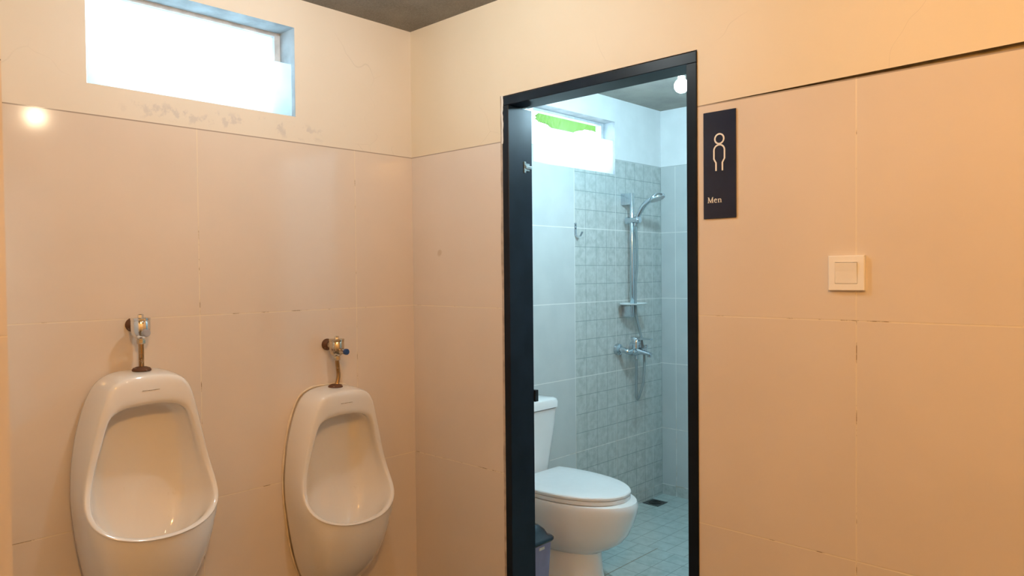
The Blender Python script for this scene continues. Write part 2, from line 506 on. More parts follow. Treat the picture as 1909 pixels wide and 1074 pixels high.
def shell(axis, front, back, us, zs, hole, mat_of):
    """wall slab with one opening: axis 0 = slab normal x (u is y), 1 = slab normal y (u is x)"""
    bm = bmesh.new()
    def V(d, u, z):
        return bm.verts.new((d, u, z) if axis == 0 else (u, d, z))
    nu, nz = len(us), len(zs)
    solid = lambda i, j: 0 <= i < nu-1 and 0 <= j < nz-1 and not (hole and hole[0] <= i < hole[1] and hole[2] <= j < hole[3])
    F = [[V(front, u, z) for z in zs] for u in us]; B = [[V(back, u, z) for z in zs] for u in us]
    for i in range(nu-1):
        for j in range(nz-1):
            if not solid(i, j): continue
            f = bm.faces.new((F[i][j], F[i+1][j], F[i+1][j+1], F[i][j+1])); f.material_index = mat_of('front', zs[j])
            f = bm.faces.new((B[i][j], B[i][j+1], B[i+1][j+1], B[i+1][j])); f.material_index = mat_of('back', zs[j])
            for di, dj, a, b in ((-1, 0, (i, j), (i, j+1)), (1, 0, (i+1, j), (i+1, j+1)), (0, -1, (i, j), (i+1, j)), (0, 1, (i, j+1), (i+1, j+1))):
                if not solid(i+di, j+dj):
                    f = bm.faces.new((F[a[0]][a[1]], F[b[0]][b[1]], B[b[0]][b[1]], B[a[0]][a[1]]))
                    f.material_index = mat_of('edge', zs[j])
    bmesh.ops.remove_doubles(bm, verts=bm.verts, dist=1e-6)
    loose = [v for v in bm.verts if not v.link_faces]
    bmesh.ops.delete(bm, geom=loose, context='VERTS')
    return bm

# ------------------------------------------------------------------ structure
CEIL = 2.308; TOP = 1.8; RX = 3.7; RY = -3.0
SC = 2.275; SD = 1.88; SW = 1.75; TH = 0.13
WY0, WY1, WZ0, WZ1 = -1.194, -0.524, 1.889, 2.203      # urinal room window
VY0, VY1, VZ0, VZ1 = 0.745, 1.415, 1.860, 2.147        # shower window
EXT = -0.13
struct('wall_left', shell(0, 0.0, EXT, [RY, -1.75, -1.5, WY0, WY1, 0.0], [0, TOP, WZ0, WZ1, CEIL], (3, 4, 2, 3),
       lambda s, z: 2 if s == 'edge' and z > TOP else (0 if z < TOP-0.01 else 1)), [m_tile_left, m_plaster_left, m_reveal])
struct('wall_shower_left', shell(0, 0.0, EXT, [TH, VY0, VY1, SD], [0, VZ0, VZ1, SC], (1, 2, 1, 2),
       lambda s, z: 1 if s == 'edge' and z > 1 else 0), [m_sh_left, m_reveal])
b = bmesh.new(); box(b, (EXT, SD, 0), (SW, SD+0.1, SC)); struct('wall_shower_back', b, m_sh_back)
b = bmesh.new(); box(b, (SW, TH, 0), (SW+0.1, SD+0.1, SC)); struct('wall_shower_right', b, m_sh_back)
b = bmesh.new(); box(b, (EXT, TH, SC), (SW+0.1, SD+0.1, SC+0.08)); struct('ceiling_shower', b, m_ceiling_shower)
b = bmesh.new(); box(b, (EXT, TH, -0.06), (SW+0.1, SD+0.1, 0.0)); struct('floor_shower', b, m_sh_floor)

# door wall: tiles to 1.8, plaster above with a groove that widens to the right
DX0, DX1, DZ = 0.515, 1.2915, 1.961
b = bmesh.new()
def quad(pts, mi):
    f = b.faces.new([b.verts.new(p) for p in pts]); f.material_index = mi
GX0 = 1.2915
def gh(x): return 0.0 if x <= GX0 else 0.0125*(x-GX0)/0.80
GD = 0.016
quad([(0, 0, 0), (DX0, 0, 0), (DX0, 0, TOP), (0, 0, TOP)], 0)
quad([(DX1, 0, 0), (RX, 0, 0), (RX, 0, TOP), (DX1, 0, TOP)], 0)
quad([(0, 0, TOP), (DX0, 0, TOP), (DX0, 0, DZ), (0, 0, DZ)], 1)
quad([(0, 0, DZ), (DX0, 0, DZ), (DX0, 0, CEIL), (0, 0, CEIL)], 1)
quad([(DX0, 0, DZ), (DX1, 0, DZ), (DX1, 0, CEIL), (DX0, 0, CEIL)], 1)
quad([(DX1, 0, TOP), (RX, 0, TOP+gh(RX)), (RX, 0, CEIL), (DX1, 0, CEIL), (DX1, 0, DZ)], 1)
quad([(GX0, 0, TOP), (RX, 0, TOP), (RX, GD, TOP), (GX0, GD, TOP)], 0)
quad([(GX0, 0, TOP), (RX, 0, TOP+gh(RX)), (RX, GD, TOP+gh(RX)), (GX0, GD, TOP)], 3)
quad([(GX0, GD, TOP), (RX, GD, TOP), (RX, GD, TOP+gh(RX))], 3)
# opening sides and shower side
quad([(DX0, 0, 0), (DX0, TH, 0), (DX0, TH, DZ), (DX0, 0, DZ)], 2)
quad([(DX1, 0, 0), (DX1, TH, 0), (DX1, TH, DZ), (DX1, 0, DZ)], 2)
quad([(DX0, 0, DZ), (DX1, 0, DZ), (DX1, TH, DZ), (DX0, TH, DZ)], 2)
quad([(EXT, TH, 0), (DX0, TH, 0), (DX0, TH, CEIL), (EXT, TH, CEIL)], 2)
quad([(DX1, TH, 0), (RX, TH, 0), (RX, TH, CEIL), (DX1, TH, CEIL)], 2)
quad([(DX0, TH, DZ), (DX1, TH, DZ), (DX1, TH, CEIL), (DX0, TH, CEIL)], 2)
quad([(EXT, 0, 0), (EXT, TH, 0), (EXT, TH, CEIL), (EXT, 0, CEIL)], 1)
quad([(EXT, 0, 0), (0, 0, 0), (0, 0, CEIL), (EXT, 0, CEIL)], 1)
quad([(EXT, 0, CEIL), (RX, 0, CEIL), (RX, TH, CEIL), (EXT, TH, CEIL)], 1)
bmesh.ops.remove_doubles(b, verts=b.verts, dist=1e-6)
m_groove = plain('dirty_groove', (0.30, 0.23, 0.12), 0.9, var=0.2)
struct('wall_right', b, [m_tile_door, m_plaster, m_sh_back, m_groove])

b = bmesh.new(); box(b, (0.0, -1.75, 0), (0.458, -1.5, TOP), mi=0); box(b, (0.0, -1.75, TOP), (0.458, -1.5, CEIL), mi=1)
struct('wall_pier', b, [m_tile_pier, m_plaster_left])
b = bmesh.new(); box(b, (EXT, RY-0.1, 0), (RX, RY, CEIL)); struct('wall_rear', b, m_plaster)
b = bmesh.new(); box(b, (RX, RY-0.1, 0), (RX+0.1, TH, CEIL)); struct('wall_entrance', b, m_plaster)
b = bmesh.new(); box(b, (EXT, RY-0.1, CEIL), (RX+0.1, TH, CEIL+0.08)); struct('ceiling', b, m_ceiling)
b = bmesh.new(); box(b, (EXT, RY-0.1, -0.06), (RX+0.1, TH, 0.0)); struct('floor', b, m_floor)
b = bmesh.new(); box(b, (-3.0, -4.0, -0.2), (EXT, 4.0, -0.06)); struct('ground_outside', b, m_ground)

# windows: frame at the outer face, a pane above and a frosted sheet over the lower part
def window(idx, y0, y1, z0, z1, zl, upper, depth):
    w = bpy.data.objects.new('window_%d' % idx, None); COL.objects.link(w)
    w.location = (0, (y0+y1)/2, z0); w['kind'] = 'structure'
    hw = (y1-y0)/2; h = z1-z0
    f = bmesh.new(); t = 0.022
    for a, c in (((-depth-0.03, -hw, 0), (-depth, -hw+t, h)), ((-depth-0.03, hw-t, 0), (-depth, hw, h)),
                 ((-depth-0.03, -hw+t, 0), (-depth, hw-t, t)), ((-depth-0.03, -hw+t, h-t*0.6), (-depth, hw-t, h))):
        box(f, a, c)
    obj('window_frame', f, m_wframe, w)
    g = bmesh.new(); box(g, (-0.009, -hw+0.004, 0.002), (-0.004, hw-0.012, zl-z0)); obj('lower_pane', g, m_frost, w)
    if upper:
        g = bmesh.new(); box(g, (-depth-0.018, -hw+t, t), (-depth-0.013, hw-t, h-t*0.6)); obj('upper_pane', g, upper, w)
    return w
window(1, WY0, WY1, WZ0, WZ1, 2.072, m_frost, 0.10)
window(2, VY0, VY1, VZ0, VZ1, 2.042, None, 0.075)

# door frame
d = bpy.data.objects.new('door_1', None); COL.objects.link(d); d.location = (DX0, 0, 0); d['kind'] = 'structure'
def frame_bar(name, segs):
    q = bmesh.new()
    for a, c in segs: box(q, a, c, 0.0015, 1)
    return obj(name, q, m_frame, d)
L0 = 0.003
frame_bar('jamb', [((L0, -0.005, 0), (0.033, 0.072, DZ-0.036)), ((L0, 0.072, 0), (0.021, TH+0.004, DZ-0.036))])
fw = DX1-DX0
frame_bar('jamb', [((fw-0.033, -0.005, 0), (fw, 0.072, DZ-0.036)), ((fw-0.021, 0.072, 0), (fw, TH+0.004, DZ-0.036))])
frame_bar('header', [((L0, -0.005, DZ-0.036), (fw, 0.072, DZ-0.004)), ((L0, 0.072, DZ-0.024), (fw, TH+0.004, DZ-0.004))])
q = bmesh.new(); box(q, (0.021, 0.088, 1.700), (0.024, 0.118, 1.728), 0.001, 1)
box(q, (0.022, 0.083, 1.692), (0.028, 0.094, 1.708), 0.002); box(q, (0.022, 0.083, 1.72), (0.028, 0.094, 1.734), 0.002); box(q, (0.022, 0.094, 1.708), (0.027, 0.128, 1.72), 0.002)
o = obj('bolt_catch', q, m_hose, d); o['label'] = 'worn silver bolt catch'
q = bmesh.new(); box(q, (0.005, TH+0.004, 0.846), (0.027, TH+0.022, 0.89), 0.002)
obj('lock_keep', q, m_dark, d)

# chipped plaster edge down the left side of the frame
q = bmesh.new(); n = 60; rings = []
for k in range(n+1):
    z = DZ*k/n
    j = 0.0025*math.sin(k*1.7)+random.uniform(-0.0018, 0.0018); wd = 0.011 + (0.004 if 40 < k < 47 else 0)
    rings.append([(DX0-wd+0.003+j*0.4, -0.0005, z), (DX0-wd*0.6, -0.003-abs(j)*0.6, z), (DX0+0.004+j*0.5, -0.003, z), (DX0+0.004, 0.003, z), (DX0-wd+0.003, 0.003, z)])
loft(q, rings)
struct('trim_1', q, m_chip, smooth=True)
q = bmesh.new(); rings = []
for k in range(15):
    z = 1.79+0.17*k/14; j = random.uniform(-0.0025, 0.0025)
    rings.append([(DX0+0.001+j*.3, -0.006, z), (DX0+0.007+j, -0.0065, z), (DX0+0.008+j, -0.003, z), (DX0+0.001, -0.003, z)])
loft(q, rings); struct('trim_2', q, m_white, smooth=True)

# ------------------------------------------------------------------ urinals
U_B = [(0, 0), (.07, -.001), (.118, -.026), (.148, -.095), (.170, -.18), (.182, -.28), (.183, -.36), (.174, -.45), (.156, -.58), (.122, -.735), (0, -.80)]
U_M = [(0, -.001, .11), (.072, -.004, .11), (.121, -.030, .105), (.148, -.098, .10), (.170, -.185, .095), (.184, -.285, .092), (.191, -.365, .10), (.195, -.445, .125), (.187, -.56, .168), (.140, -.69, .198), (0, -.715, .205)]
U_F = [(0, -.012, .130), (.07, -.014, .130), (.112, -.036, .128), (.132, -.10, .121), (.153, -.19, .117), (.173, -.28, .116), (.186, -.345, .132), (.184, -.398, .168), (.146, -.437, .202), (.078, -.456, .230), (0, -.461, .239)]
U_O = [(0, -.096, .128), (.066, -.098, .128), (.110, -.118, .127), (.122, -.17, .123), (.136, -.225, .119), (.153, -.29, .118), (.167, -.350, .134), (.167, -.394, .166), (.134, -.430, .198), (.071, -.449, .225), (0, -.453, .233)]
U_1 = [(0, -.092, .085), (.07, -.096, .085), (.114, -.118, .085), (.127, -.175, .08), (.139, -.235, .08), (.151, -.300, .082), (.158, -.36, .092), (.155, -.415, .112), (.120, -.475, .140), (.06, -.506, .165), (0, -.514, .172)]
U_2 = [(0, -.100, .035), (.06, -.105, .035), (.096, -.130, .033), (.108, -.185, .03), (.117, -.245, .03), (.124, -.31, .03), (.124, -.38, .034), (.118, -.45, .046), (.09, -.52, .07), (.05, -.55, .09), (0, -.557, .095)]
U_3 = [(0, -.17, .024), (.035, -.172, .024), (.055, -.19, .023), (.062, -.225, .022), (.067, -.27, .022), (.072, -.32, .022), (.072, -.38, .024), (.068, -.43, .03), (.052, -.48, .042), (.028, -.50, .05), (0, -.505, .052)]
def lerp(a, b, t): return tuple(a[i]+(b[i]-a[i])*t for i in range(3))
def urinal_body():
    bm = bmesh.new()
    B = [(y, z, 0.001) for y, z in U_B]
    half = []
    for s in (0, .12, .32, .55, .78, .93):
        half.append([tuple((1-s)**2*a[i]+2*s*(1-s)*m[i]+s*s*f[i] for i in range(3)) for a, m, f in zip(B, U_M, U_F)])
    half.append(U_F)
    def off(t, dx): return [tuple((*lerp(f, o, t)[:2], lerp(f, o, t)[2]+dx)) for f, o in zip(U_F, U_O)]
    half.append(off(.10, .0055)); half.append(off(.30, .0070)); half.append(off(.72, .0060)); half.append(off(.92, .0035))
    half.append(off(1.03, -.006)); half.append([lerp(a, c, .45) for a, c in zip(off(1.04, -.006), U_1)])
    half += [U_1, [lerp(a, c, .55) for a, c in zip(U_1, U_2)], U_2, U_3]
    rings = []
    for h in half:
        full = [(x, y, z) for y, z, x in h] + [(x, -y, z) for y, z, x in h[-2:0:-1]]
        rings.append(full)
    R = [[bm.verts.new(p) for p in r] for r in rings]
    for a, c in zip(R, R[1:]): ring_faces(bm, a, c)
    ce = bm.verts.new((0.022, 0, -.33))
    for i in range(len(R[-1])): bm.faces.new((R[-1][i], R[-1][(i+1) % len(R[-1])], ce))
    bm.faces.new(R[0][::-1])
    return bm
def make_urinal(label, loc, seal):
    t = thing('urinal', label, 'urinal', loc, 0, 'wall urinals')
    obj('bowl', urinal_body(), m_urinal, t, smooth='all', sub=2)
    q = bmesh.new()
    for k in range(9):
        y = -0.024+0.0054*k
        box(q, (0.1355, y, -.0548+0.0004*(k % 3)), (0.1372, y+0.0048, -.0528), 0.0003, 1)
    obj('maker_mark', q, m_mark, t)
    for k in range(7):
        q = bmesh.new(); y = -0.054+0.018*k
        lathe(q, [(0.0035, -.004), (0.0035, .0012)], axis_mat((0.082, y, -.0945-0.0008*abs(k-3)), (0.1, 0, -1)), 10)
        obj('flush_hole', q, m_hole, t)
    if seal:
        q = bmesh.new()
        F_ = [(y, z) for y, z in U_B] + [(-y, z) for y, z in U_B[-2:0:-1]]
        nF = len(F_)
        Lm = [tuple((F_[k-1][a]+4*F_[k][a]+F_[(k+1) % nF][a])/6 for a in (0, 1)) for k in range(nF)]
        P = [(0.003, y*.99, z*.99-.002) for y, z in Lm[11:] + Lm[:10]]
        tube(q, P, lambda s: 0.0042+0.0007*math.sin(s*60), 8, 8)
        o = obj('sealant_bead', q, m_sealant, t, smooth=True); o['label'] = 'yellowed bead of sealant'
    return t
make_urinal('white wall urinal directly under the frosted window, the higher mounted one', (0, -1.083, 1.052), False)
make_urinal('lower white wall urinal nearer the room corner, edged with yellowed sealant', (0, -0.418, 0.925), True)

def make_valve(label, loc, drop, bent, button_mat, xb):
    """loc: wall point behind the valve body; drop: body middle down to porcelain"""
    t = thing('flush_valve', label, 'flush valve', loc, 0, 'urinal flush valves')
    q = bmesh.new(); lathe(q, [(0.021, 0), (0.0215, .006), (0.019, .012), (0.012, .017), (0.0118, .02)], axis_mat((0.0, 0, 0.004), (1, 0, 0)), 28)
    obj('wall_flange', q, m_rust, t, smooth=True)
    q = bmesh.new(); lathe(q, [(0.0115, 0), (0.0115, xb)], axis_mat((0.012, 0, 0.004), (1, 0, 0)), 20)
    obj('inlet_pipe', q, m_rustychrome, t, smooth=True)
    q = bmesh.new()
    lathe(q, [(0.010, -.036), (0.014, -.034), (0.022, -.026), (0.0262, -.014), (0.0268, -.004), (0.0268, .0175), (0.0262, .0185), (0.0272, .0195), (0.0276, .0265), (0.0262, .028)], axis_mat((xb, 0, 0), (0, 0, 1)), 36)
    obj('valve_body', q, m_rustychrome if bent else m_chrome, t, smooth=True)
    q = bmesh.new(); lathe(q, [(0.0085, .027), (0.0085, .036), (0.0075, .038)], axis_mat((xb, 0, 0), (0, 0, 1)), 6)
    obj('cap_nut', q, m_chrome, t)
    bl = 0.020 if bent else 0.0
    q = bmesh.new(); lathe(q, [(0.0098, 0), (0.0098, .034+bl)], axis_mat((xb, 0, -0.016), (1, 0.05, 0)), 20)
    obj('button_sleeve', q, m_rustychrome, t, smooth=True)
    q = bmesh.new(); lathe(q, [(0.0105, .030+bl), (0.0110, .032+bl), (0.0110, .040+bl), (0.009, .0425+bl)], axis_mat((xb, 0, -0.016), (1, 0.05, 0)), 24)
    obj('push_button', q, button_mat, t, smooth=True)
    q = bmesh.new(); lathe(q, [(0.011, -.050), (0.0125, -.048), (0.0125, -.038), (0.0105, -.034)], axis_mat((xb, 0, 0), (0, 0, 1)), 8)
    obj('coupling_nut', q, m_rustychrome, t)
    q = bmesh.new(); zb = -drop; L = -0.05-zb
    off = 0.010 if bent else 0.0
    path = [(xb, 0, -.044), (xb, off*.35, -.05-L*.30), (xb, off*.55, -.05-L*.58), (xb, off*.05, -.05-L*.84), (xb, -off*.7, zb+0.002)]
    tube(q, path, lambda s: 0.0075 + (0.0008*math.sin(s*150) if (s > .45 and not bent) else 0.0), 16, 24)
    obj('supply_pipe', q, m_pipe, t, smooth=True)
    q = bmesh.new(); lathe(q, [(0.026, 0.0), (0.0265, .003), (0.023, .008), (0.014, .0115), (0.008, .012)], axis_mat((xb, -off*.8, zb-0.001), (0.0, 0, 1)), 32)
    obj('base_flange', q, m_rust, t, smooth=True)
make_valve('chrome push flush valve above the left urinal, straight rusty pipe and grey button', (0, -1.083, 1.178), 0.128, False, m_greybtn, 0.066)
make_valve('corroded flush valve above the urinal near the corner, bent pipe and blue button', (0, -0.411, 1.067), 0.146, True, m_blue, 0.066)

# ------------------------------------------------------------------ sign
SX0, SX1, SZ0, SZ1 = 1.3125, 1.411, 1.475, 1.775
t = thing('toilet_sign', 'navy upright Men sign with outlined figure right of the doorway', 'sign', ((SX0+SX1)/2, 0, SZ0))
hw = (SX1-SX0)/2
q = bmesh.new(); box(q, (-hw, -0.005, 0), (hw, 0.0, 0.3), 0.0006, 1); obj('panel', q, m_sign, t)
q = bmesh.new(); YF, YB = -0.0062, -0.0048
ribbon(q, arc(0.0005, 0.222, .0135, .0135, 0, 360, 40)[:-1], .0042, YF, YB, True)
body = [(-.0097, .133), (-.0097, .1555), (-.0160, .1665), (-.0160, .190)] + arc(0, .190, .0160, .0155, 180, 0, 18)[1:-1] + [(.0160, .190), (.0160, .1665), (.0097, .1555), (.0097, .133)]
ribbon(q, body, .0042, YF, YB)
o = obj('pictogram', q, m_white, t); o['label'] = 'white outlined standing figure'
q = bmesh.new()
cap = .0160; x0 = -.0365; zb = .0445
def st(pts, w): ribbon(q, [(x0+px*cap, zb+pz*cap) for px, pz in pts], w*cap if not isinstance(w, list) else [k*cap for k in w], YF, YB)
# M
st([(.17, 0), (.20, 1.0)], .085); st([(.20, .99), (.60, .04)], .16); st([(.60, .02), (.96, .99)], .075); st([(.98, 0), (.96, 1.0)], .15)
st([(.02, .03), (.34, .03)], .06); st([(.78, .03), (1.16, .03)], .06); st([(.04, .97), (.26, .97)], .06); st([(.92, .97), (1.14, .97)], .06)
# e
ee = arc(1.58, .335, .25, .30, 12, 318, 22)
st(ee, [.07+.07*abs(math.sin(math.radians(6+k*11))) for k in range(len(ee))]); st([(1.36, .39), (1.82, .39)], .06)
# n
st([(2.13, 0), (2.13, .64)], .14); st([(1.98, .60), (2.14, .64)], .06)
st([(2.15, .50), (2.26, .59), (2.38, .63), (2.50, .60), (2.565, .48), (2.57, .30), (2.57, 0)], [.06, .07, .08, .11, .14, .14, .14])
st([(1.99, .03), (2.29, .03)], .06); st([(2.42, .03), (2.74, .03)], .06)
o = obj('lettering', q, m_white, t); o['label'] = 'white serif word Men'

# ------------------------------------------------------------------ light switch
t = thing('light_switch', 'square white light switch on the tiled wall right of the Men sign', 'switch', (1.705, 0, 1.2755))
q = bmesh.new()
o_, i_ = 0.0435, 0.0262
def sq(h, y): return [(-h, y, .0435-h), (h, y, .0435-h), (h, y, .0435+h), (-h, y, .0435+h)]
loft(q, [sq(o_, 0.0), sq(o_, -.0092), sq(o_-.0006, -.0104), sq(o_-.0018, -.011), sq(i_+.0012, -.011), sq(i_+.0007, -.0105), sq(i_+.0006, -.004)])
obj('faceplate', q, m_switch, t)
q = bmesh.new()
pr = [(-.0035, .0178), (-.0108, .0178), (-.0114, .030), (-.0132, .0480), (-.0162, .0680), (-.0156, .0692), (-.0035, .0692)]
loft(q, [[(x, y, z) for y, z in pr] for x in (-i_, i_)])
obj('rocker', q, m_switch, t)

# ------------------------------------------------------------------ shower room: lamp
def unp(px, py, z):
    dr = fwd + rgt*((px-954.5)/FPX) + upv*((537-py)/FPX)
    return CAM + dr*((z-CAM.z)/dr.z)
bp = unp(1270.5, 160, 2.065)
t = thing('ceiling_lamp', 'glowing cool white bulb hanging from the shower ceiling, at the doorway corner', 'lamp', (bp.x, bp.y, SC))
q = bmesh.new(); lathe(q, [(0.045, 0.0), (0.045, -.012), (0.03, -.022), (0.012, -.026)], None, 28); obj('ceiling_rose', q, m_bulb_base, t, smooth=True)
q = bmesh.new(); lathe(q, [(0.007, -.02), (0.007, -.09)], None, 12); obj('pendant_rod', q, m_bulb_base, t, smooth=True)
q = bmesh.new(); lathe(q, [(0.016, -.085), (0.019, -.09), (0.019, -.128), (0.016, -.132)], None, 24); obj('lamp_socket', q, m_bulb_base, t, smooth=True)
dz = bp.z-SC
q = bmesh.new(); lathe(q, [(0.013, dz+.036)] + [(0.028*math.sin(math.radians(a)), dz+0.028*math.cos(math.radians(a))) for a in range(28, 180, 8)] + [(0.001, dz-.028)], None, 28)
obj('bulb', q, m_bulb, t, smooth='all')

# ------------------------------------------------------------------ shower rail, hand shower, hose, mixer
RYB = 1.487; RXB = 0.06
t = thing('shower_rail', 'vertical chrome shower rail with soap dish on the mosaic wall', 'shower rail', (0, RYB, 1.08))
q = bmesh.new(); lathe(q, [(0.0105, 0.0), (0.0115, .002), (0.0115, .677), (0.0105, .679)], axis_mat((RXB, 0, 0), (0, 0, 1)), 24); obj('rail', q, m_shchrome, t, smooth=True)
for z0, z1 in ((.616, .679), (0.0, .058)):
    q = bmesh.new()
    loft(q, [[(x, -w, z0+(z1-z0)*s), (x, w, z0+(z1-z0)*s), (x, w, z0), (x, -w, z0)] for x, w, s in ((0, .019, 1), (.03, .017, 1), (.057, .012, 1))])
    obj('wall_bracket', q, m_shchrome, t)
q = bmesh.new(); zs = .530
lathe(q, [(0.010, -.040), (0.019, -.036), (0.020, -.012), (0.017, -.004), (0.017, .020), (0.019, .024), (0.019, .050), (0.016, .054)], axis_mat((RXB, 0, zs), (1, -0.05, 0)), 26)
obj('slider', q, m_shchrome, t, smooth=True)
q = bmesh.new(); rings = []
for r, z in ((0.55, .066), (0.90, .067), (1.0, .072), (1.0, .076), (0.93, .075), (0.85, .070), (0.3, .069)):
    rings.append([(RXB+.008+.064*r*math.cos(2*PI*k/40), .098*r*math.sin(2*PI*k/40), z) for k in range(40)])
loft(q, rings); obj('soap_dish', q, m_dish, t, smooth=True)

hx, hz = RXB+0.024, 1.61
t = thing('hand_shower', 'chrome hand shower with round head held in the rail slider', 'hand shower', (hx, RYB, hz))
q = bmesh.new()
hp = [(0.0, 0, -.030), (0.008, 0, 0.0), (0.030, 0, .045), (0.062, -.002, .082), (0.098, -.004, .104), (0.122, -.005, .112)]
tube(q, hp, lambda s: 0.0105+0.004*math.sin(s*PI)**1.5, 20, 8); obj('handle', q, m_shchrome, t, smooth=True)
hd = Vector((0.42, 0.0, -1)).normalized(); hc = Vector((0.140, -.006, .114))
q = bmesh.new(); lathe(q, [(0.010, -.020), (0.028, -.014), (0.041, -.003), (0.0435, .006), (0.0425, .011)], axis_mat(hc, hd), 32); obj('head', q, m_shchrome, t, smooth=True)
q = bmesh.new(); lathe(q, [(0.039, .010), (0.039, .0122), (0.036, .0130)], axis_mat(hc, hd), 32); obj('spray_face', q, m_nozzle, t, smooth=True)

mx, my, mz = 0.078, 1.495, 0.890
q = bmesh.new()
HP = [(hx, RYB, hz-.028), (hx-.002, RYB+.010, hz-.10), (hx-.006, RYB+.020, hz-.25), (0.070, RYB+.016, 1.25), (0.076, RYB+.012, 1.10), (0.092, RYB+.030, 0.98),
      (0.112, RYB+.034, 0.86), (0.116, RYB+.018, 0.73), (0.103, RYB, 0.655), (0.090, RYB-.002, 0.628), (0.082, RYB, 0.66), (0.078, my, 0.76), (0.078, my, 0.862)]
tube(q, HP, lambda s: 0.0072+0.0003*math.sin(s*900), 12, 14)
tag(obj('shower_hose', q, m_hose, None, smooth=True), 'grey flexible shower hose looping below the mixer tap', 'hose')

t = thing('shower_mixer', 'chrome single lever shower mixer tap low on the mosaic wall', 'shower mixer', (0, my, mz))
for s in (-1, 1):
    q = bmesh.new(); lathe(q, [(0.032, 0), (0.033, .006), (0.030, .020), (0.020, .026), (0.018, .027)], axis_mat((0, s*.073, .012), (1, 0, 0)), 32); obj('wall_flange', q, m_shchrome, t, smooth=True)
    q = bmesh.new(); tube(q, [(0.02, s*.073, .012), (0.05, s*.073, .010), (0.068, s*.070, .004), (0.078, s*.055, .0), (0.078, s*.03, .0)], 0.0150, 18, 8); obj('inlet_union', q, m_shchrome, t, smooth=True)
q = bmesh.new(); lathe(q, [(0.017, -.048), (0.021, -.042), (0.0235, -.015), (0.0235, .015), (0.021, .042), (0.017, .048)], axis_mat((mx, 0, 0), (0, 1, 0)), 28)
lathe(q, [(0.026, 0.0), (0.027, .02), (0.025, .044)], axis_mat((mx, 0, 0), (0, 0, 1)), 28)
lathe(q, [(0.010, 0), (0.010, -.032)], axis_mat((mx, 0, -.012), (0, 0, 1)), 16)
obj('tap_body', q, m_shchrome, t, smooth=True)
q = bmesh.new(); loft(q, [[(x, w*math.cos(2*PI*k/20), z+h*math.sin(2*PI*k/20)) for k in range(20)] for x, w, h, z in ((mx+.003, .027, .025, .006), (mx+.03, .024, .019, .003), (mx+.06, .019, .013, -.003), (mx+.088, .0165, .010, -.008), (mx+.098, .014, .007, -.0085))])
lathe(q, [(0.0115, 0), (0.0115, .013)], axis_mat((mx+.084, 0, -.026), (0, 0, 1)), 18)
obj('spout', q, m_shchrome, t, smooth=True)
q = bmesh.new(); lathe(q, [(0.006, 0), (0.007, .022), (0.010, .024), (0.010, .036), (0.008, .038)], axis_mat((mx+.062, 0, .002), (0, 0, 1)), 16); obj('diverter_knob', q, m_shchrome, t, smooth=True)
q = bmesh.new(); lathe(q, [(0.025, .044), (0.0275, .046), (0.0265, .070), (0.021, .078)], axis_mat((mx, 0, 0), (0, 0, 1)), 28)
loft(q, [[(x, -w, z), (x, w, z), (x, w, z+h), (x, -w, z+h)] for x, w, z, h in ((mx-.022, .022, .064, .016), (mx+.02, .020, .066, .014), (mx+.065, .015, .067, .010), (mx+.098, .012, .068, .006))])
obj('lever', q, m_shchrome, t, smooth=True)

# ------------------------------------------------------------------ robe hook
t = thing('robe_hook', 'small metal robe hook at the edge of the mosaic panel', 'hook', (0, 1.064, 1.515))
q = bmesh.new(); box(q, (0, -.0085, 0), (0.0025, .0085, .066), 0.001, 1); obj('back_plate', q, m_shchrome, t)
for z in (.055, .037):
    q = bmesh.new(); lathe(q, [(0.0032, 0), (0.0032, .0012), (0.002, .0018)], axis_mat((0.0022, 0, z), (1, 0, 0)), 12); obj('screw', q, m_dark, t)
q = bmesh.new()
P = crom([(0.001, 0, .010), (0.004, 0, .002), (0.014, 0, -.004), (0.028, 0, -.004), (0.036, 0, .004), (0.044, 0, .019)], 6)
rings = []
for i, p in enumerate(P):
    tg = (P[min(i+1, len(P)-1)]-P[max(i-1, 0)]).normalized(); nn = Vector((-tg.z, 0, tg.x))*0.0013
    rings.append([p-nn+Vector((0, -.007, 0)), p-nn+Vector((0, .007, 0)), p+nn+Vector((0, .007, 0)), p+nn+Vector((0, -.007, 0))])
loft(q, rings); obj('hook_arm', q, m_shchrome, t, smooth=True)

# ------------------------------------------------------------------ floor drain
t = thing('floor_drain', 'square dark floor drain in the shower corner', 'drain', (0.062, 1.70, 0.0))
q = bmesh.new()
box(q, (-.052, -.052, 0), (.052, .052, .0025), 0.0008, 1)
obj('drain_plate', q, m_drain, t)
q = bmesh.new(); lathe(q, [(0.038, .002), (0.038, .0042), (0.033, .0046), (0.033, .003), (0.024, .003), (0.024, .0044), (0.018, .0044), (0.018, .003), (0.009, .003), (0.009, .0044), (0.001, .0044)], None, 32); obj('drain_grate', q, m_dark, t, smooth=True)

# ------------------------------------------------------------------ toilet
TY = 0.545
t = thing('toilet', 'white close coupled toilet with lid down inside the shower room', 'toilet', (0, TY, 0))
def egg(xb, xf, w, z, n=40, sq=1.0):
    cx = xb+(xf-xb)*0.45
    out = []
    for k in range(n):
        a = 2*PI*k/n; c, s = math.cos(a), math.sin(a)
        e = 0.80 if c < 0 else 1.0
        x = cx + ((xf-cx) if c > 0 else (cx-xb))*math.copysign(abs(c)**e, c)
        out.append((x, w*math.copysign(abs(s)**e, s), z))
    return out
q = bmesh.new()
loft(q, [egg(.13, .545, .118, 0), egg(.13, .543, .117, .02), egg(.135, .53, .108, .08), egg(.135, .525, .103, .14), egg(.135, .525, .104, .158), egg(.13, .545, .122, .170), egg(.12, .585, .140, .190), egg(.115, .625, .155, .218),
         egg(.11, .655, .168, .255), egg(.105, .677, .179, .30), egg(.10, .692, .185, .345), egg(.10, .697, .188, .376), egg(.105, .690, .183, .391), egg(.12, .66, .165, .394)])
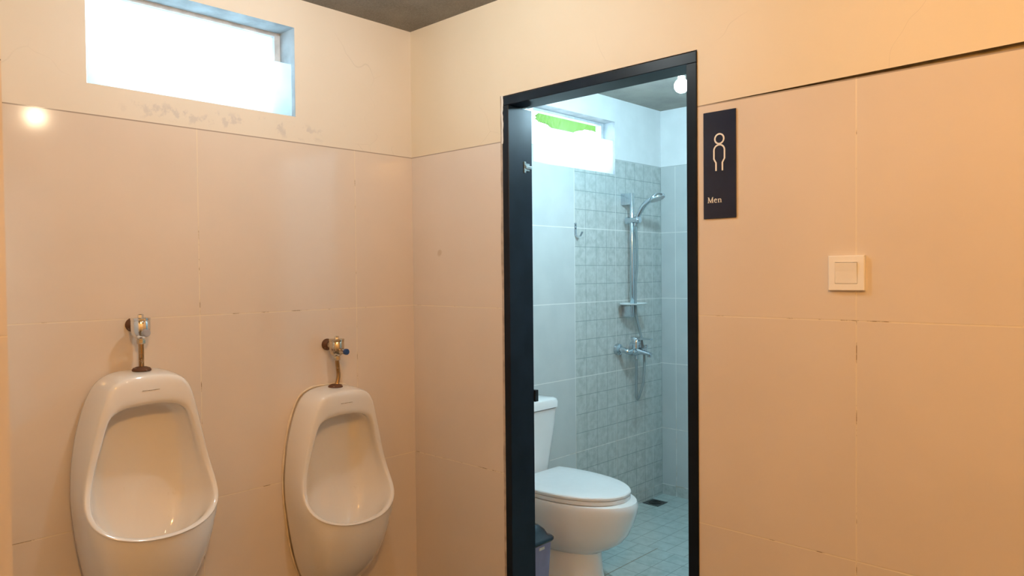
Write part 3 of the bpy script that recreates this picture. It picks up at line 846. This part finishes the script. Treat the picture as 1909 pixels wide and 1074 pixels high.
obj('bowl', q, m_toilet, t, smooth=35)
q = bmesh.new(); lathe(q, [(0.014, 0), (0.014, .004), (0.010, .010), (0.004, .013)], axis_mat((.235, -.112, .055), (0, -1, .12)), 18); obj('bolt_cap', q, m_brown, t, smooth=True)
def lidring(z, g, n=24):
    # straight back, egg front
    pts = []
    half = [(.168, .0), (.168, .10), (.170, .166), (.23, .180), (.31, .187), (.39, .186), (.47, .174), (.54, .150), (.60, .112), (.642, .062), (.657, .0)]
    H = crom([(x, y, 0) for x, y in half[2:]], 4)
    H = [Vector((.168, 0, 0)), Vector((.168, .10, 0))] + H
    cx = .40
    for p in H: pts.append((cx+(p.x-cx)*g, p.y*g, z))
    for p in H[-2:0:-1]: pts.append((cx+(p.x-cx)*g, -p.y*g, z))
    return pts
q = bmesh.new(); loft(q, [lidring(.394, .96), lidring(.396, .99), lidring(.410, .995), lidring(.412, .97)]); obj('seat', q, m_seat, t, smooth=35)
q = bmesh.new(); loft(q, [lidring(.4135, .965), lidring(.4150, .998), lidring(.4235, 1.0), lidring(.4275, .985), lidring(.4300, .93), lidring(.4325, .7), lidring(.4335, .3)]); obj('seat_lid', q, m_seat, t, smooth=35)
for s in (-1, 1):
    q = bmesh.new(); lathe(q, [(0.011, -.018), (0.012, -.016), (0.012, .016), (0.011, .018)], axis_mat((.160, s*.075, .408), (0, 1, 0)), 16); obj('hinge', q, m_seat, t, smooth=True)
def rrect(x0, x1, w, z, r, n=5):
    out = []
    for cx, cy, a0 in ((x1-r, w-r, 0), (x0+r*.4, w-r*.4, 90), (x0+r*.4, -w+r*.4, 180), (x1-r, -w+r, 270)):
        rr = r if cx > (x0+x1)/2 else r*.4
        for k in range(n+1):
            a = math.radians(a0+90*k/n); out.append((cx+rr*math.cos(a), cy+rr*math.sin(a), z))
    return out
q = bmesh.new(); loft(q, [rrect(.015, .135, .145, .392, .035), rrect(.012, .140, .150, .42, .038), rrect(.010, .150, .162, .52, .04), rrect(.008, .162, .173, .62, .04), rrect(.006, .168, .178, .70, .04)]); obj('tank', q, m_toilet, t, smooth=35)
q = bmesh.new(); loft(q, [rrect(.004, .170, .180, .7025, .04), rrect(.003, .175, .185, .706, .04), rrect(.003, .175, .185, .732, .04), rrect(.006, .170, .181, .742, .04), rrect(.014, .158, .17, .748, .04), rrect(.04, .12, .12, .751, .03)]); obj('tank_lid', q, m_toilet, t, smooth=35)

# ------------------------------------------------------------------ waste bin
t = thing('waste_bin', 'violet grey waste bin with dark domed lid between doorway and toilet', 'bin', (0.412, 0.226, 0))
q = bmesh.new(); loft(q, [[(x, y, z) for x, y, z in rrect(-w, w, d_, zz, r)] for w, d_, zz, r in ((.062, .050, 0, .02), (.064, .052, .01, .02), (.077, .064, .270, .02), (.078, .065, .280, .02))]); obj('body', q, m_bin, t, smooth=35)
q = bmesh.new(); loft(q, [rrect(-.083, .083, .070, .274, .024), rrect(-.087, .087, .073, .280, .024), rrect(-.087, .087, .073, .287, .024), rrect(-.082, .082, .068, .293, .024), rrect(-.070, .070, .056, .297, .022), rrect(-.060, .060, .046, .318, .022), rrect(-.040, .040, .030, .335, .02), rrect(-.018, .018, .012, .339, .01)]); obj('lid', q, m_binlid, t, smooth=50)
q = bmesh.new(); box(q, (.0755, -.018, .252), (.0785, .012, .262)); obj('sticker', q, m_label, t)

# ------------------------------------------------------------------ banana plant outside the shower window
t = thing('banana_plant', 'bright green banana plant outside the shower window', 'plant', (-0.95, 1.75, -0.06))
q = bmesh.new(); tube(q, [(0, 0, 0), (0.01, 0.01, .8), (0.0, 0.03, 1.5), (0.02, 0.05, 2.0)], lambda s: .075-.035*s, 14, 8); obj('stem', q, m_stem, t, smooth=True)
def leaf(path, width, roll):
    q = bmesh.new(); P = crom(path, 10); N = len(P); rows = []
    for i, p in enumerate(P):
        s = i/(N-1); tg = (P[min(i+1, N-1)]-P[max(i-1, 0)]).normalized()
        side = Vector((math.cos(roll), 0, math.sin(roll))); side = (side-tg*side.dot(tg)).normalized(); nn = tg.cross(side)
        w = width*min(1.0, 0.08+s*1.9)*math.sin(PI*min(1, 0.35+s*0.645))**0.6
        row = []
        for k in range(-4, 5):
            u = k/4
            row.append(p+side*w*u+nn*(-.12*w*u*u+.006*math.sin(i*2.3+k)))
        rows.append(row)
    V = [[q.verts.new(x) for x in r] for r in rows]
    for a, c in zip(V, V[1:]): ring_faces(q, a, c, False)
    bmesh.ops.solidify(q, geom=q.faces[:], thickness=0.0012)
    obj('leaf', q, m_leaf, t, smooth='all')
leaf([(0.02, 0.10, 1.96), (0.14, .10, 2.22), (0.28, .00, 2.35), (0.39, -.22, 2.36), (0.43, -.40, 2.30)], .12, 1.3)
leaf([(0.02, 0.05, 2.0), (0.05, .25, 2.35), (0.10, .6, 2.5), (0.12, .95, 2.35)], .15, .9)
leaf([(0.0, 0.05, 2.0), (-.2, .1, 2.5), (-.5, .2, 2.75), (-.85, .3, 2.6)], .16, 1.5)
